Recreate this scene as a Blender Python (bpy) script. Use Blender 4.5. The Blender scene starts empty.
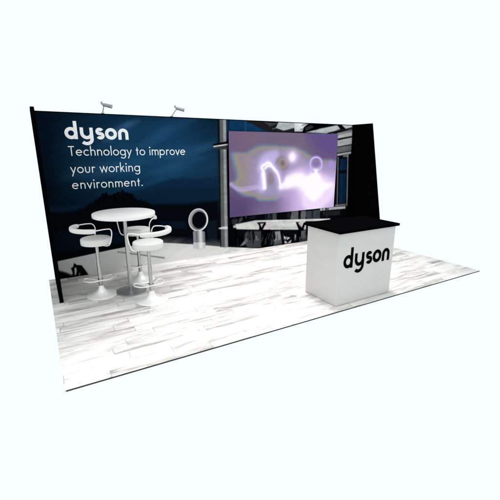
import bpy, bmesh, math, random
import numpy as np
from mathutils import Vector, Matrix

random.seed(4)
rng = np.random.default_rng(7)
PI = math.pi
sc = bpy.context.scene
COL = sc.collection

# ------------------------------------------------------------------ sizes (metres)
WALL_W, WALL_H, WALL_T = 5.99, 2.44, 0.036          # 20 ft display wall, 8 ft high
FLOOR_X0, FLOOR_X1, FLOOR_Y0, FLOOR_Y1 = -0.1325, 6.036, -3.028, 0.041
FIN_TOP, FIN_FOOT, FIN_T = 0.5055, 1.025, 0.046

# ------------------------------------------------------------------ materials
def new_mat(name):
    m = bpy.data.materials.new(name); m.use_nodes = True
    nt = m.node_tree
    return m, nt, nt.nodes["Principled BSDF"]

def plain(name, col, rough=0.5, metal=0.0, spec=0.5, coat=0.0, vary=0.0, scale=14.0, bump=0.0):
    m, nt, b = new_mat(name)
    b.inputs["Roughness"].default_value = rough
    b.inputs["Metallic"].default_value = metal
    b.inputs["Specular IOR Level"].default_value = spec
    b.inputs["Coat Weight"].default_value = coat
    b.inputs["Base Color"].default_value = (*col, 1)
    tc = nt.nodes.new("ShaderNodeTexCoord")
    nz = nt.nodes.new("ShaderNodeTexNoise"); nz.inputs["Scale"].default_value = scale
    nz.inputs["Detail"].default_value = 4
    nt.links.new(tc.outputs["Object"], nz.inputs["Vector"])
    if vary:
        mx = nt.nodes.new("ShaderNodeMix"); mx.data_type = 'RGBA'
        mx.inputs[6].default_value = (*[c * (1 - vary) for c in col], 1)
        mx.inputs[7].default_value = (*[min(1, c * (1 + vary)) for c in col], 1)
        nt.links.new(nz.outputs["Fac"], mx.inputs[0]); nt.links.new(mx.outputs[2], b.inputs["Base Color"])
        mr = nt.nodes.new("ShaderNodeMapRange")
        mr.inputs[3].default_value = rough * 0.85; mr.inputs[4].default_value = min(1, rough * 1.2)
        nt.links.new(nz.outputs["Fac"], mr.inputs[0]); nt.links.new(mr.outputs[0], b.inputs["Roughness"])
    if bump:
        bp = nt.nodes.new("ShaderNodeBump"); bp.inputs["Strength"].default_value = bump
        bp.inputs["Distance"].default_value = 0.002
        nt.links.new(nz.outputs["Fac"], bp.inputs["Height"]); nt.links.new(bp.outputs[0], b.inputs["Normal"])
    return m

M_BLACK = plain("black_matt_laminate", (0.0012, 0.0012, 0.0014), 0.8, spec=0.0, vary=0.3, scale=60)
M_TOP = plain("black_counter_laminate", (0.0012, 0.0012, 0.0015), 0.6, spec=0.0, vary=0.4, scale=90)
M_EDGE = plain("dark_vinyl_edge", (0.03, 0.03, 0.033), 0.7, spec=0.2, vary=0.2)
M_CAB = plain("white_cabinet_laminate", (0.63, 0.612, 0.602), 0.45, spec=0.25, vary=0.02, scale=5)
M_INK = plain("black_vinyl_lettering", (0.0012, 0.0012, 0.0012), 0.6, spec=0.01, vary=0.2)
M_WLET = plain("white_printed_lettering", (0.9, 0.9, 0.9), 0.7, spec=0.05, vary=0.02)
M_PLASTIC = plain("white_gloss_plastic", (0.84, 0.825, 0.815), 0.35, spec=0.25, vary=0.02, scale=6)
M_VINYL = plain("white_upholstery_vinyl", (0.71, 0.695, 0.685), 0.5, spec=0.2, vary=0.025, scale=40, bump=0.15)
M_CHROME = plain("brushed_chrome", (0.44, 0.44, 0.44), 0.24, metal=1, vary=0.08, scale=25)
M_PALE = plain("pale_satin_metal", (0.92, 0.91, 0.90), 0.3, metal=0.25, vary=0.05, scale=9)
M_BASE = plain("polished_steel_disc", (0.34, 0.345, 0.35), 0.3, metal=0.6, vary=0.06, scale=9)
M_LAMP = plain("silver_lamp_enamel", (0.36, 0.35, 0.34), 0.4, metal=0.5, vary=0.1)
M_LENS = plain("frosted_lamp_lens", (0.7, 0.7, 0.68), 0.3, vary=0.05)

def attr_mat(name, emit=0.0, rough=0.7, spec=0.0):
    m, nt, b = new_mat(name)
    a = nt.nodes.new("ShaderNodeAttribute"); a.attribute_name = "print"
    b.inputs["Roughness"].default_value = rough
    b.inputs["Specular IOR Level"].default_value = spec
    if emit:
        b.inputs["Base Color"].default_value = (0.004, 0.004, 0.005, 1)
        nt.links.new(a.outputs["Color"], b.inputs["Emission Color"])
        b.inputs["Emission Strength"].default_value = emit
    else:
        nt.links.new(a.outputs["Color"], b.inputs["Base Color"])
    return m

M_PRINT = attr_mat("printed_fabric_graphic")
M_SCREEN = attr_mat("lit_display_surface", emit=1.0, rough=0.5)

def plank_mat():
    m, nt, b = new_mat("whitewashed_plank_floor")
    N, L = nt.nodes.new, nt.links.new
    tc = N("ShaderNodeTexCoord")
    LEN, ROW = 0.98, 0.127
    def math_(op, a, bb=0.0, cc=None):
        n = N("ShaderNodeMath"); n.operation = op
        for i, v in enumerate((a, bb) if cc is None else (a, bb, cc)):
            if isinstance(v, (int, float)): n.inputs[i].default_value = v
            else: L(v, n.inputs[i])
        return n.outputs[0]
    def rnd(x, y, z=0.0):
        c = N("ShaderNodeCombineXYZ"); n = N("ShaderNodeTexWhiteNoise"); n.noise_dimensions = '3D'
        for i, v in enumerate((x, y, z)):
            if isinstance(v, (int, float)): c.inputs[i].default_value = v
            else: L(v, c.inputs[i])
        L(c.outputs[0], n.inputs["Vector"]); return n.outputs["Value"]
    xyz = N("ShaderNodeSeparateXYZ"); L(tc.outputs["Object"], xyz.inputs[0])
    yr = math_('DIVIDE', xyz.outputs[1], ROW); row = math_('FLOOR', yr); v_ = math_('FRACT', yr)
    xr = math_('ADD', math_('DIVIDE', xyz.outputs[0], LEN), math_('MULTIPLY', rnd(row, 3.0), 7.0))
    col = math_('FLOOR', xr); u_ = math_('FRACT', xr)
    pid = rnd(col, row, 1.0)
    du = math_('MULTIPLY', math_('MINIMUM', u_, math_('SUBTRACT', 1.0, u_)), LEN)
    dv = math_('MULTIPLY', math_('MINIMUM', v_, math_('SUBTRACT', 1.0, v_)), ROW)
    def near(d, wide):
        r = N("ShaderNodeMapRange"); r.inputs[1].default_value = 0.0; r.inputs[2].default_value = wide
        r.inputs[3].default_value = 1.0; r.inputs[4].default_value = 0.0; L(d, r.inputs[0]); return r.outputs[0]
    end_gap, side_gap, end_wear = near(du, 0.006), near(dv, 0.003), near(du, 0.10)
    # each plank shifts the grain so that it does not run on from its neighbour
    cmb = N("ShaderNodeCombineXYZ"); L(pid, cmb.inputs[0]); L(rnd(col, row, 2.0), cmb.inputs[1])
    off = N("ShaderNodeVectorMath"); off.operation = 'MULTIPLY_ADD'
    off.inputs[1].default_value = (37, 11, 5); L(cmb.outputs[0], off.inputs[0]); L(tc.outputs["Object"], off.inputs[2])
    def grain(scale, sx, sy, detail, lo, hi, rough=0.6, dist=0.4):
        mp = N("ShaderNodeMapping"); mp.inputs["Scale"].default_value = (sx, sy, 1); L(off.outputs[0], mp.inputs[0])
        n = N("ShaderNodeTexNoise"); n.inputs["Scale"].default_value = scale; n.inputs["Detail"].default_value = detail
        n.inputs["Roughness"].default_value = rough; n.inputs["Distortion"].default_value = dist
        L(mp.outputs[0], n.inputs["Vector"])
        r = N("ShaderNodeMapRange"); r.inputs[1].default_value = lo; r.inputs[2].default_value = hi
        L(n.outputs["Fac"], r.inputs[0]); return r.outputs[0]
    broad = grain(1.0, 1.6, 13.0, 3, 0.38, 0.68, 0.6, 0.8)
    fine = grain(1.0, 4.0, 75.0, 6, 0.40, 0.68, 0.75)
    blot = grain(1.0, 6.0, 18.0, 5, 0.55, 0.72, 0.65, 1.6)
    knot = grain(1.0, 9.0, 22.0, 3, 0.68, 0.76, 0.5, 2.0)
    d = math_('ADD', math_('MULTIPLY', broad, 0.62), math_('MULTIPLY', fine, 0.24))
    d = math_('ADD', d, math_('MULTIPLY', blot, 0.26))
    d = math_('ADD', d, math_('MULTIPLY', knot, 0.5))
    d = math_('ADD', d, math_('MULTIPLY', math_('MULTIPLY', end_wear, rnd(col, row, 5.0)), math_('MULTIPLY', blot, 0.7)))
    pl = N("ShaderNodeMapRange"); pl.inputs[1].default_value = 0.0; pl.inputs[2].default_value = 1.0
    pl.inputs[3].default_value = -0.32; pl.inputs[4].default_value = 0.28
    L(pid, pl.inputs[0])
    d = math_('ADD', d, pl.outputs[0])
    ramp = N("ShaderNodeValToRGB"); cr = ramp.color_ramp
    cr.elements[0].position = 0.0; cr.elements[0].color = (0.74, 0.715, 0.70, 1)
    cr.elements[1].position = 1.0; cr.elements[1].color = (0.24, 0.225, 0.215, 1)
    e = cr.elements.new(0.32); e.color = (0.64, 0.612, 0.595, 1)
    e = cr.elements.new(0.62); e.color = (0.45, 0.425, 0.41, 1)
    L(d, ramp.inputs[0])
    mx = N("ShaderNodeMix"); mx.data_type = 'RGBA'; mx.inputs[7].default_value = (0.25, 0.24, 0.23, 1)
    gap = math_('MAXIMUM', math_('MULTIPLY', end_gap, 0.85), math_('MULTIPLY', side_gap, 0.4)); fm = gap
    L(fm, mx.inputs[0]); L(ramp.outputs[0], mx.inputs[6])
    L(mx.outputs[2], b.inputs["Base Color"])
    b.inputs["Roughness"].default_value = 0.55; b.inputs["Specular IOR Level"].default_value = 0.2
    bp = N("ShaderNodeBump"); bp.inputs["Strength"].default_value = 0.2; bp.inputs["Distance"].default_value = 0.003
    inv = math_('SUBTRACT', 1.0, gap); L(inv, bp.inputs["Height"]); L(bp.outputs[0], b.inputs["Normal"])
    return m
M_FLOOR = plank_mat()

# ------------------------------------------------------------------ mesh helpers
def link(name, bm, mat, parent=None, smooth=False, loc=None):
    bmesh.ops.recalc_face_normals(bm, faces=bm.faces)
    me = bpy.data.meshes.new(name); bm.to_mesh(me); bm.free()
    if smooth:
        me.polygons.foreach_set("use_smooth", [True] * len(me.polygons))
        me.set_sharp_from_angle(angle=math.radians(42))
    me.materials.append(mat)
    o = bpy.data.objects.new(name, me); COL.objects.link(o)
    if parent: o.parent = parent
    if loc: o.location = loc
    return o

def thing(name, label, cat, loc, rz=0.0, group=None):
    o = bpy.data.objects.new(name, None); COL.objects.link(o)
    o.empty_display_size = 0.2
    o.location = loc; o.rotation_euler = (0, 0, rz)
    o["label"] = label; o["category"] = cat
    if group: o["group"] = group
    return o

def add_box(bm, x0, x1, y0, y1, z0, z1, bevel=0.0, seg=2):
    r = bmesh.ops.create_cube(bm, size=1)
    for v in r["verts"]:
        v.co = Vector((x0 + (v.co.x + .5) * (x1 - x0), y0 + (v.co.y + .5) * (y1 - y0), z0 + (v.co.z + .5) * (z1 - z0)))
    if bevel:
        es = list({e for v in r["verts"] for e in v.link_edges})
        bmesh.ops.bevel(bm, geom=es, offset=bevel, segments=seg, affect='EDGES', profile=0.5)

def box(*a, **k):
    bm = bmesh.new(); add_box(bm, *a, **k); return bm

def lathe(prof, n=64, bm=None):
    bm = bm or bmesh.new(); rings = []
    for r, z in prof:
        if r < 1e-6: rings.append([bm.verts.new((0, 0, z))])
        else: rings.append([bm.verts.new((r * math.cos(2 * PI * i / n), r * math.sin(2 * PI * i / n), z)) for i in range(n)])
    for a, b in zip(rings, rings[1:]):
        for i in range(n):
            j = (i + 1) % n
            if len(a) == 1 and len(b) == 1: continue
            if len(a) == 1: bm.faces.new((a[0], b[i], b[j]))
            elif len(b) == 1: bm.faces.new((a[i], a[j], b[0]))
            else: bm.faces.new((a[i], a[j], b[j], b[i]))
    return bm

def smooth_path(pts, n=8, closed=False):
    P = [Vector(p) for p in pts]; out = []
    m = len(P)
    for i in range(m if closed else m - 1):
        if closed: p0, p1, p2, p3 = P[i - 1], P[i], P[(i + 1) % m], P[(i + 2) % m]
        else: p0, p1, p2, p3 = P[max(i - 1, 0)], P[i], P[i + 1], P[min(i + 2, m - 1)]
        for k in range(n):
            t = k / n
            out.append(0.5 * ((2 * p1) + (p2 - p0) * t + (2 * p0 - 5 * p1 + 4 * p2 - p3) * t * t + (3 * p1 - p0 - 3 * p2 + p3) * t ** 3))
    if not closed: out.append(P[-1])
    return out

def sweep(path, section, bm=None, closed=False, up=Vector((0, 0, 1)), scale=None):
    """section: list of (side, up) offsets; carried along the path without twisting about the given up."""
    bm = bm or bmesh.new(); rings = []; n = len(path); last = None
    for i, p in enumerate(path):
        a = path[i - 1] if (i > 0 or closed) else p
        b = path[(i + 1) % n] if (i < n - 1 or closed) else p
        t = (b - a).normalized()
        if up is not None and abs(t.dot(up)) < 0.95 and last is None:
            s = t.cross(up).normalized()
        elif last is None: s = t.orthogonal().normalized()
        else: s = (last - t * last.dot(t)).normalized()
        last = s; u = s.cross(t).normalized()
        k = scale(i / (n - 1)) if scale else 1.0
        rings.append([bm.verts.new(p + s * x * k + u * y * k) for x, y in section])
    m = len(section); pairs = list(zip(rings, rings[1:]))
    if closed: pairs.append((rings[-1], rings[0]))
    for a, b in pairs:
        for i in range(m):
            j = (i + 1) % m
            bm.faces.new((a[i], a[j], b[j], b[i]))
    if not closed:
        bm.faces.new(rings[0][::-1]); bm.faces.new(rings[-1])
    return bm

def circ(r, n=12, ry=None):
    ry = ry or r
    return [(r * math.cos(2 * PI * i / n), ry * math.sin(2 * PI * i / n)) for i in range(n)]

# ------------------------------------------------------------------ camera
cd = bpy.data.cameras.new("camera"); cam = bpy.data.objects.new("camera", cd); COL.objects.link(cam)
cd.sensor_width = 36; cd.sensor_fit = 'HORIZONTAL'; cd.lens = 36 * 363.249 / 500
cd.clip_start = 0.05; cd.clip_end = 200
cam.location = (-0.10604, -6.04316, 1.92740)
cam.rotation_euler = (PI / 2 - 0.269859, 0, -0.526911)
sc.camera = cam

# ------------------------------------------------------------------ light: white studio surround and two added overhead spots that brighten the floor
w = bpy.data.worlds.new("World"); sc.world = w; w.use_nodes = True
bg = w.node_tree.nodes["Background"]
bg.inputs[0].default_value = (0.93, 1.0, 1.0, 1); bg.inputs[1].default_value = 1.0

def spot(name, loc, target, power, size_deg, blend, rad):
    l = bpy.data.lights.new(name, 'SPOT'); l.energy = power; l.spot_size = math.radians(size_deg)
    l.spot_blend = blend; l.shadow_soft_size = rad; l.color = (1.0, 0.99, 0.97)
    o = bpy.data.objects.new(name, l); COL.objects.link(o); o.location = loc
    o.rotation_euler = (Vector(target) - Vector(loc)).to_track_quat('-Z', 'Y').to_euler()
    return o
spot("floor_fill_spot", (3.7, -1.1, 8.0), (3.5, -1.4, 0), 3300, 46, 1.0, 0.7)  # unseen fill light, added to brighten the middle of the floor
spot("floor_fill_spot", (1.2, -4.3, 8.0), (0.9, -4.3, 0), 3000, 46, 1.0, 0.7)  # second added fill, lifts the front-left floor; no fixture hangs here

sc.view_settings.view_transform = 'Standard'; sc.view_settings.look = 'None'
sc.view_settings.exposure = 0; sc.view_settings.gamma = 1

# ------------------------------------------------------------------ floor (setting)
fl = link("floor", box(FLOOR_X0, FLOOR_X1, FLOOR_Y0, FLOOR_Y1, -0.0135, 0.0), M_FLOOR); fl["kind"] = "structure"
bm = bmesh.new()
add_box(bm, FLOOR_X0 + 0.012, FLOOR_X1 - 0.001, FLOOR_Y0 - 0.004, FLOOR_Y0 - 0.0005, -0.0145, -0.003)
link("edge_trim", bm, M_EDGE, fl)

# ------------------------------------------------------------------ painting helpers for the flat printed graphic
def lin(c):
    c = np.asarray(c, float) / 255.0
    return np.where(c <= 0.04045, c / 12.92, ((c + 0.055) / 1.055) ** 2.4)

def vnoise(X, Z, fx, fz, octaves=4, seed=0):
    r = np.random.default_rng(seed); out = np.zeros_like(X); amp = 1.0; tot = 0
    for o in range(octaves):
        g = r.random((96, 96)); x = X * fx + 40; z = Z * fz + 40
        xi = np.floor(x).astype(int); zi = np.floor(z).astype(int); a = x - xi; b = z - zi
        a = a * a * (3 - 2 * a); b = b * b * (3 - 2 * b)
        g0 = g[zi % 96, xi % 96]; g1 = g[zi % 96, (xi + 1) % 96]; g2 = g[(zi + 1) % 96, xi % 96]; g3 = g[(zi + 1) % 96, (xi + 1) % 96]
        out += amp * ((g0 * (1 - a) + g1 * a) * (1 - b) + (g2 * (1 - a) + g3 * a) * b)
        tot += amp; amp *= 0.55; fx *= 2.03; fz *= 2.03
    return out / tot

def poly_mask(X, Z, pts, soft):
    """soft-edged polygon: inside test joined with the distance to the outline"""
    P = np.array(pts); pad = soft * 2 + 0.01
    cols = np.where((X[0] > P[:, 0].min() - pad) & (X[0] < P[:, 0].max() + pad))[0]
    rows = np.where((Z[:, 0] > P[:, 1].min() - pad) & (Z[:, 0] < P[:, 1].max() + pad))[0]
    out = np.zeros_like(X)
    if not len(cols) or not len(rows): return out
    sl = (slice(rows[0], rows[-1] + 1), slice(cols[0], cols[-1] + 1))
    x, z = X[sl], Z[sl]; ins = np.zeros(x.shape, bool); dist = np.full(x.shape, 9.0)
    for (x0, z0), (x1, z1) in zip(P, np.roll(P, -1, 0)):
        if z0 != z1:
            ins ^= ((z0 > z) != (z1 > z)) & (x < (x1 - x0) * (z - z0) / (z1 - z0) + x0)
        dx, dz = x1 - x0, z1 - z0; L = dx * dx + dz * dz + 1e-12
        t = np.clip(((x - x0) * dx + (z - z0) * dz) / L, 0, 1)
        dist = np.minimum(dist, np.hypot(x - x0 - t * dx, z - z0 - t * dz))
    s = np.where(ins, dist, -dist)
    out[sl] = np.clip(0.5 + s / (2 * soft), 0, 1)
    return out

def line_dist(X, Z, pts):
    d = np.full(X.shape, 9.0)
    for (x0, z0), (x1, z1) in zip(pts, pts[1:]):
        dx, dz = x1 - x0, z1 - z0; L = dx * dx + dz * dz + 1e-12
        t = np.clip(((X - x0) * dx + (Z - z0) * dz) / L, 0, 1)
        d = np.minimum(d, np.hypot(X - x0 - t * dx, Z - z0 - t * dz))
    return d

def colour_sheet(name, xs, zs, rgb, y, mat, parent):
    """one flat sheet of small quads carrying a printed picture as vertex colour"""
    nx, nz = len(xs), len(zs)
    XX, ZZ = np.meshgrid(xs, zs)
    co = np.stack([XX, np.full_like(XX, y), ZZ], -1).reshape(-1, 3).astype(np.float32)
    i = (np.arange(nz - 1)[:, None] * nx + np.arange(nx - 1)[None]).ravel()
    f = np.stack([i, i + 1, i + nx + 1, i + nx], -1).astype(np.int32)
    me = bpy.data.meshes.new(name)
    me.vertices.add(len(co)); me.vertices.foreach_set("co", co.ravel())
    me.loops.add(f.size); me.loops.foreach_set("vertex_index", f.ravel())
    me.polygons.add(len(f)); me.polygons.foreach_set("loop_start", np.arange(len(f), dtype=np.int32) * 4)
    me.update(calc_edges=True)
    at = me.color_attributes.new("print", 'FLOAT_COLOR', 'POINT')
    c = np.ones((len(co), 4), np.float32); c[:, :3] = rgb.reshape(-1, 3); at.data.foreach_set("color", c.ravel())
    me.materials.append(mat)
    o = bpy.data.objects.new(name, me); COL.objects.link(o); o.parent = parent
    return o

MURAL_ART = [
    ((76, 118, 156), 0.55, 0.05, [(0.865,2.051),(1.025,2.213),(1.241,2.328),(1.41,2.348),(1.2,2.202),(0.951,2.052)]),
    ((48, 90, 128), 0.35, 0.07, [(1.396,1.981),(1.736,2.261),(2.114,2.412),(2.36,2.405),(1.898,2.203),(1.555,1.982)]),
    ((52, 96, 136), 0.35, 0.05, [(1.805,1.793),(2.232,1.952),(2.681,2.037),(2.679,1.97),(2.338,1.87),(1.975,1.758)]),
    ((44, 84, 120), 0.35, 0.06, [(1.525,1.574),(1.903,1.71),(2.335,1.82),(2.483,1.785),(2.039,1.642),(1.688,1.537)]),
    ((48, 92, 130), 0.3, 0.08, [(0.233,1.527),(0.493,1.692),(0.927,1.802),(1.379,1.766),(1.176,1.585),(0.604,1.453)]),
    ((5, 16, 28), 0.5, 0.12, [(0.005,2.446),(0.347,2.45),(0.23,1.921),(0.08,1.142),(-0.022,1.15)]),
    ((11, 34, 56), 0.85, 0.03, [(0.984,1.155),(1.182,1.286),(1.375,1.316),(1.542,1.364),(1.713,1.406),(1.888,1.456),(2.1,1.457),(2.319,1.431),(2.528,1.441),(2.743,1.45),(2.726,0.779),(-0.04,1.019),(-0.024,1.135),(0.427,1.116),(0.711,1.111)]),
    ((9, 28, 48), 0.6, 0.03, [(1.175,1.206),(1.67,1.276),(2.111,1.303),(2.739,1.29),(2.73,0.945),(1.158,1.013)]),
    ((4, 8, 13), 1, 0.035, [(-0.063,1.036),(0.143,1.018),(0.362,1.03),(0.507,1.08),(0.598,1.135),(1.072,1.101),(1.193,1.043),(1.319,1.017),(1.586,1.039),(1.862,1.027),(2.114,1.009),(2.378,1.016),(2.732,1.028),(2.793,0.139),(2.792,0.08),(0.01,-0.047),(-0.056,0.287)]),
    ((7, 22, 36), 0.85, 0.03, [(-0.021,0.763),(0.246,0.749),(0.607,0.677),(1.031,0.646),(1.015,0.463),(0.582,0.436),(0.205,0.407),(-0.025,0.424)]),
    ((9, 22, 34), 0.8, 0.015, [(1.635,0.753),(2.099,0.699),(2.111,0.562),(1.66,0.611)]),
    ((12, 26, 38), 0.7, 0.015, [(2.482,0.671),(2.702,0.669),(2.691,0.23),(2.509,0.311)]),
    ((200, 199, 198), 1, 0.006, [(0.017,0.287),(0.336,0.317),(0.786,0.36),(1.456,0.403),(1.786,0.347),(2.25,0.261),(2.793,0.146),(3.692,-0.012),(3.694,-0.152),(-0.006,-0.176)]),
    ((226, 225, 224), 0.8, 0.15, [(1.048,0.114),(1.431,0.304),(1.696,0.349),(2.793,0.139),(3.692,-0.012),(3.694,-0.216),(0.899,-0.108)]),
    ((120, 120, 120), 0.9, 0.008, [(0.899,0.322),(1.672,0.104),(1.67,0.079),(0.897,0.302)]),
    ((3, 4, 6), 1, 0.02, [(-0.006,0.148),(0.085,0.103),(0.189,0.036),(0.3,0.009),(0.474,-0.015),(0.458,-0.166),(-0.047,-0.069)]),
    ((3, 4, 6), 1, 0.006, [(0.188,0.151),(0.218,0.163),(0.239,0.224),(0.278,0.186),(0.342,0.172),(0.394,0.067),(0.43,-0.015),(0.193,0.002),(0.2,0.083)]),
    ((190, 190, 190), 1, 0.006, [(0.235,0.143),(0.262,0.149),(0.263,0.089),(0.245,0.032),(0.228,0.029)]),
    ((120, 120, 120), 1, 0.006, [(0.291,0.051),(0.306,0.057),(0.302,-0.001),(0.288,0.002)]),
    ((6, 9, 13), 1, 0.005, [(2.782,2.584),(5.945,2.539),(6.221,-0.15),(3.692,-0.008),(2.793,0.146)]),
    ((13, 48, 82), 1, 0.005, [(2.978,2.442),(3.667,2.433),(3.983,2.259),(3.985,2.177),(2.973,2.159)]),
    ((44, 80, 110), 0.7, 0.004, [(3.305,2.441),(3.326,2.441),(3.325,2.235),(3.305,2.235)]),
    ((13, 44, 78), 1, 0.005, [(2.927,2.46),(2.963,2.458),(2.964,2.091),(2.924,2.091)]),
    ((26, 26, 28), 1, 0.006, [(3.223,2.454),(3.537,2.463),(4.027,2.341),(4.364,2.183),(3.985,2.177),(3.668,2.296)]),
    ((56, 58, 62), 1, 0.006, [(3.667,2.437),(4.002,2.44),(4.003,2.395),(3.845,2.345)]),
    ((4, 4, 5), 1, 0.006, [(3.244,2.455),(3.979,2.451),(3.98,2.412),(3.537,2.427)]),
    ((168, 171, 174), 1, 0.006, [(4.048,2.45),(4.451,2.446),(4.851,2.441),(4.656,2.284),(4.312,2.266),(4.169,2.272),(3.971,2.322)]),
    ((30, 30, 32), 1, 0.006, [(3.959,2.321),(4.146,2.275),(4.407,2.334),(4.434,2.26),(3.984,2.25)]),
    ((205, 207, 209), 1, 0.006, [(4.414,2.441),(4.724,2.429),(4.632,2.272),(4.421,2.267)]),
    ((2, 2, 2), 1, 0.006, [(4.775,2.431),(5.468,2.426),(5.36,2.387),(4.695,2.262),(4.607,2.26),(4.652,2.359)]),
    ((45, 45, 46), 1, 0.008, [(4.666,2.341),(4.828,2.399),(4.907,2.366),(4.707,2.285)]),
    ((188, 190, 192), 1, 0.006, [(4.708,2.258),(5.067,2.34),(5.552,2.425),(5.699,2.373),(5.506,2.312),(5.234,2.246)]),
    ((110, 110, 112), 1, 0.005, [(5.342,2.268),(5.959,2.405),(5.967,2.323),(5.457,2.218)]),
    ((205, 206, 208), 1, 0.006, [(5.637,2.431),(5.956,2.433),(5.96,2.396),(5.759,2.35)]),
    ((3, 3, 3), 1, 0.006, [(5.518,2.432),(5.651,2.43),(5.788,2.347),(5.646,2.331)]),
    ((8, 8, 8), 1, 0.006, [(5.288,2.259),(5.961,2.384),(5.963,2.36),(5.51,2.255)]),
    ((192, 192, 192), 1, 0.006, [(5.551,2.236),(5.968,2.314),(6.026,1.746),(5.582,1.751)]),
    ((6, 6, 6), 1, 0.005, [(5.548,2.149),(5.979,2.211),(5.981,2.184),(5.551,2.114)]),
    ((150, 150, 150), 1, 0.006, [(5.538,2.256),(5.967,2.323),(5.971,2.29),(5.543,2.204)]),
    ((52, 54, 56), 1, 0.005, [(5.561,1.988),(5.996,2.046),(5.999,2.012),(5.564,1.957)]),
    ((110, 112, 114), 0.9, 0.005, [(5.564,1.957),(5.999,2.012),(6.009,1.917),(5.572,1.86)]),
    ((30, 32, 34), 1, 0.005, [(5.572,1.86),(6.009,1.913),(6.012,1.892),(5.574,1.837)]),
    ((10, 10, 12), 1, 0.005, [(5.578,1.793),(6.017,1.841),(6.031,1.703),(5.585,1.709)]),
    ((120, 124, 128), 0.9, 0.005, [(5.75,1.821),(5.912,1.837),(5.915,1.769),(5.755,1.766)]),
    ((8, 10, 12), 1, 0.004, [(5.567,1.751),(6.026,1.746),(6.159,0.457),(5.613,0.505)]),
    ((12, 40, 70), 1, 0.004, [(5.659,1.729),(5.865,1.735),(5.929,0.749),(5.715,0.751)]),
    ((30, 60, 84), 0.8, 0.004, [(5.713,1.707),(5.731,1.707),(5.793,0.763),(5.774,0.765)]),
    ((8, 10, 14), 0.8, 0.004, [(5.605,1.476),(5.93,1.499),(5.936,1.434),(5.611,1.412)]),
    ((112, 114, 116), 1, 0.004, [(5.591,1.772),(5.626,1.772),(5.689,0.703),(5.653,0.706)]),
    ((150, 152, 154), 1, 0.004, [(5.876,1.833),(5.906,1.833),(5.988,0.681),(5.954,0.683)]),
    ((128, 130, 132), 1, 0.004, [(5.608,0.736),(5.93,0.74),(5.934,0.698),(5.612,0.696)]),
    ((206, 206, 206), 1, 0.004, [(5.176,0.694),(5.929,0.685),(5.934,0.625),(5.18,0.636)]),
    ((60, 66, 72), 1, 0.006, [(4.684,0.662),(5.178,0.663),(5.192,0.454),(4.856,0.463)]),
    ((100, 102, 106), 1, 0.006, [(4.657,0.675),(4.777,0.678),(4.788,0.47),(4.639,0.484)]),
    ((36, 42, 48), 0.9, 0.01, [(5.239,0.605),(5.77,0.606),(5.78,0.491),(5.303,0.51)]),
    ((96, 98, 100), 1, 0.005, [(4.408,0.696),(4.584,0.694),(4.593,0.493),(4.376,0.509)]),
    ((70, 74, 78), 1, 0.005, [(3.932,0.695),(4.034,0.694),(4.038,0.533),(3.935,0.539)]),
    ((26, 34, 42), 0.9, 0.006, [(3.755,0.689),(3.922,0.687),(3.925,0.552),(3.757,0.56)]),
    ((26, 30, 40), 0.9, 0.006, [(3.387,0.672),(3.523,0.674),(3.523,0.62),(3.387,0.623)]),
    ((64, 66, 70), 1, 0.008, [(3.177,0.662),(3.254,0.675),(3.231,0.599),(3.143,0.558)]),
    ((44, 48, 52), 0.9, 0.01, [(3.015,0.658),(3.144,0.646),(3.121,0.551),(3.013,0.523)]),
    ((205, 205, 203), 1, 0.005, [(3.087,0.551),(3.487,0.58),(3.686,0.567),(5.484,0.435),(5.488,0.38),(4.789,0.444),(4.798,0.258),(3.594,0.388),(3.09,0.453)]),
    ((225, 225, 223), 1, 0.005, [(3.487,0.584),(5.484,0.435),(5.487,0.394),(3.781,0.535)]),
    ((182, 182, 182), 0.8, 0.005, [(3.795,0.432),(4.618,0.35),(4.621,0.295),(3.819,0.377)]),
    ((3, 4, 6), 1, 0.004, [(3.57,0.538),(3.772,0.526),(3.777,0.472),(3.707,0.379),(3.88,0.36),(3.907,0.222),(3.982,0.149),(3.961,-0.027),(3.668,-0.0),(3.678,0.207),(3.585,0.362),(3.618,0.387),(3.622,0.46)]),
    ((196, 180, 190), 1, 0.003, [(3.635,0.507),(3.725,0.506),(3.678,0.425)]),
    ((206, 190, 198), 1, 0.003, [(3.744,0.447),(3.796,0.491),(3.832,0.37),(3.717,0.382)]),
    ((3, 4, 6), 1, 0.004, [(4.529,0.452),(4.614,0.443),(4.69,0.314),(4.739,0.414),(4.803,0.425),(4.756,0.298),(4.735,0.168),(4.809,0.115),(4.816,-0.021),(4.635,-0.015),(4.574,0.143),(4.611,0.27)]),
    ((200, 182, 190), 1, 0.003, [(4.583,0.433),(4.722,0.424),(4.656,0.339)]),
    ((196, 180, 188), 1, 0.003, [(4.769,0.354),(4.806,0.381),(4.812,0.27),(4.746,0.273)]),
    ((3, 4, 6), 1, 0.004, [(2.915,0.533),(3.014,0.562),(3.099,0.475),(3.15,0.311),(3.274,0.297),(3.251,0.219),(3.139,0.132),(2.904,0.163)]),
    ((190, 176, 184), 1, 0.003, [(3.034,0.525),(3.078,0.536),(3.099,0.483),(3.042,0.481)]),
    ((58, 60, 64), 1, 0.01, [(3.297,0.354),(3.364,0.387),(3.665,0.353),(3.668,0.012),(3.341,0.061),(3.273,0.196)]),
    ((120, 120, 124), 0.9, 0.01, [(3.251,0.178),(3.341,0.24),(3.387,0.202),(3.273,0.115),(3.183,0.106)]),
    ((3, 4, 6), 0.9, 0.006, [(3.376,0.405),(3.41,0.402),(3.423,0.197),(3.387,0.202)]),
    ((3, 4, 6), 0.9, 0.006, [(3.455,0.376),(3.501,0.371),(3.525,0.226),(3.479,0.108)]),
    ((100, 102, 106), 0.8, 0.01, [(3.534,0.266),(3.604,0.278),(3.619,0.173),(3.525,0.164)]),
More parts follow.
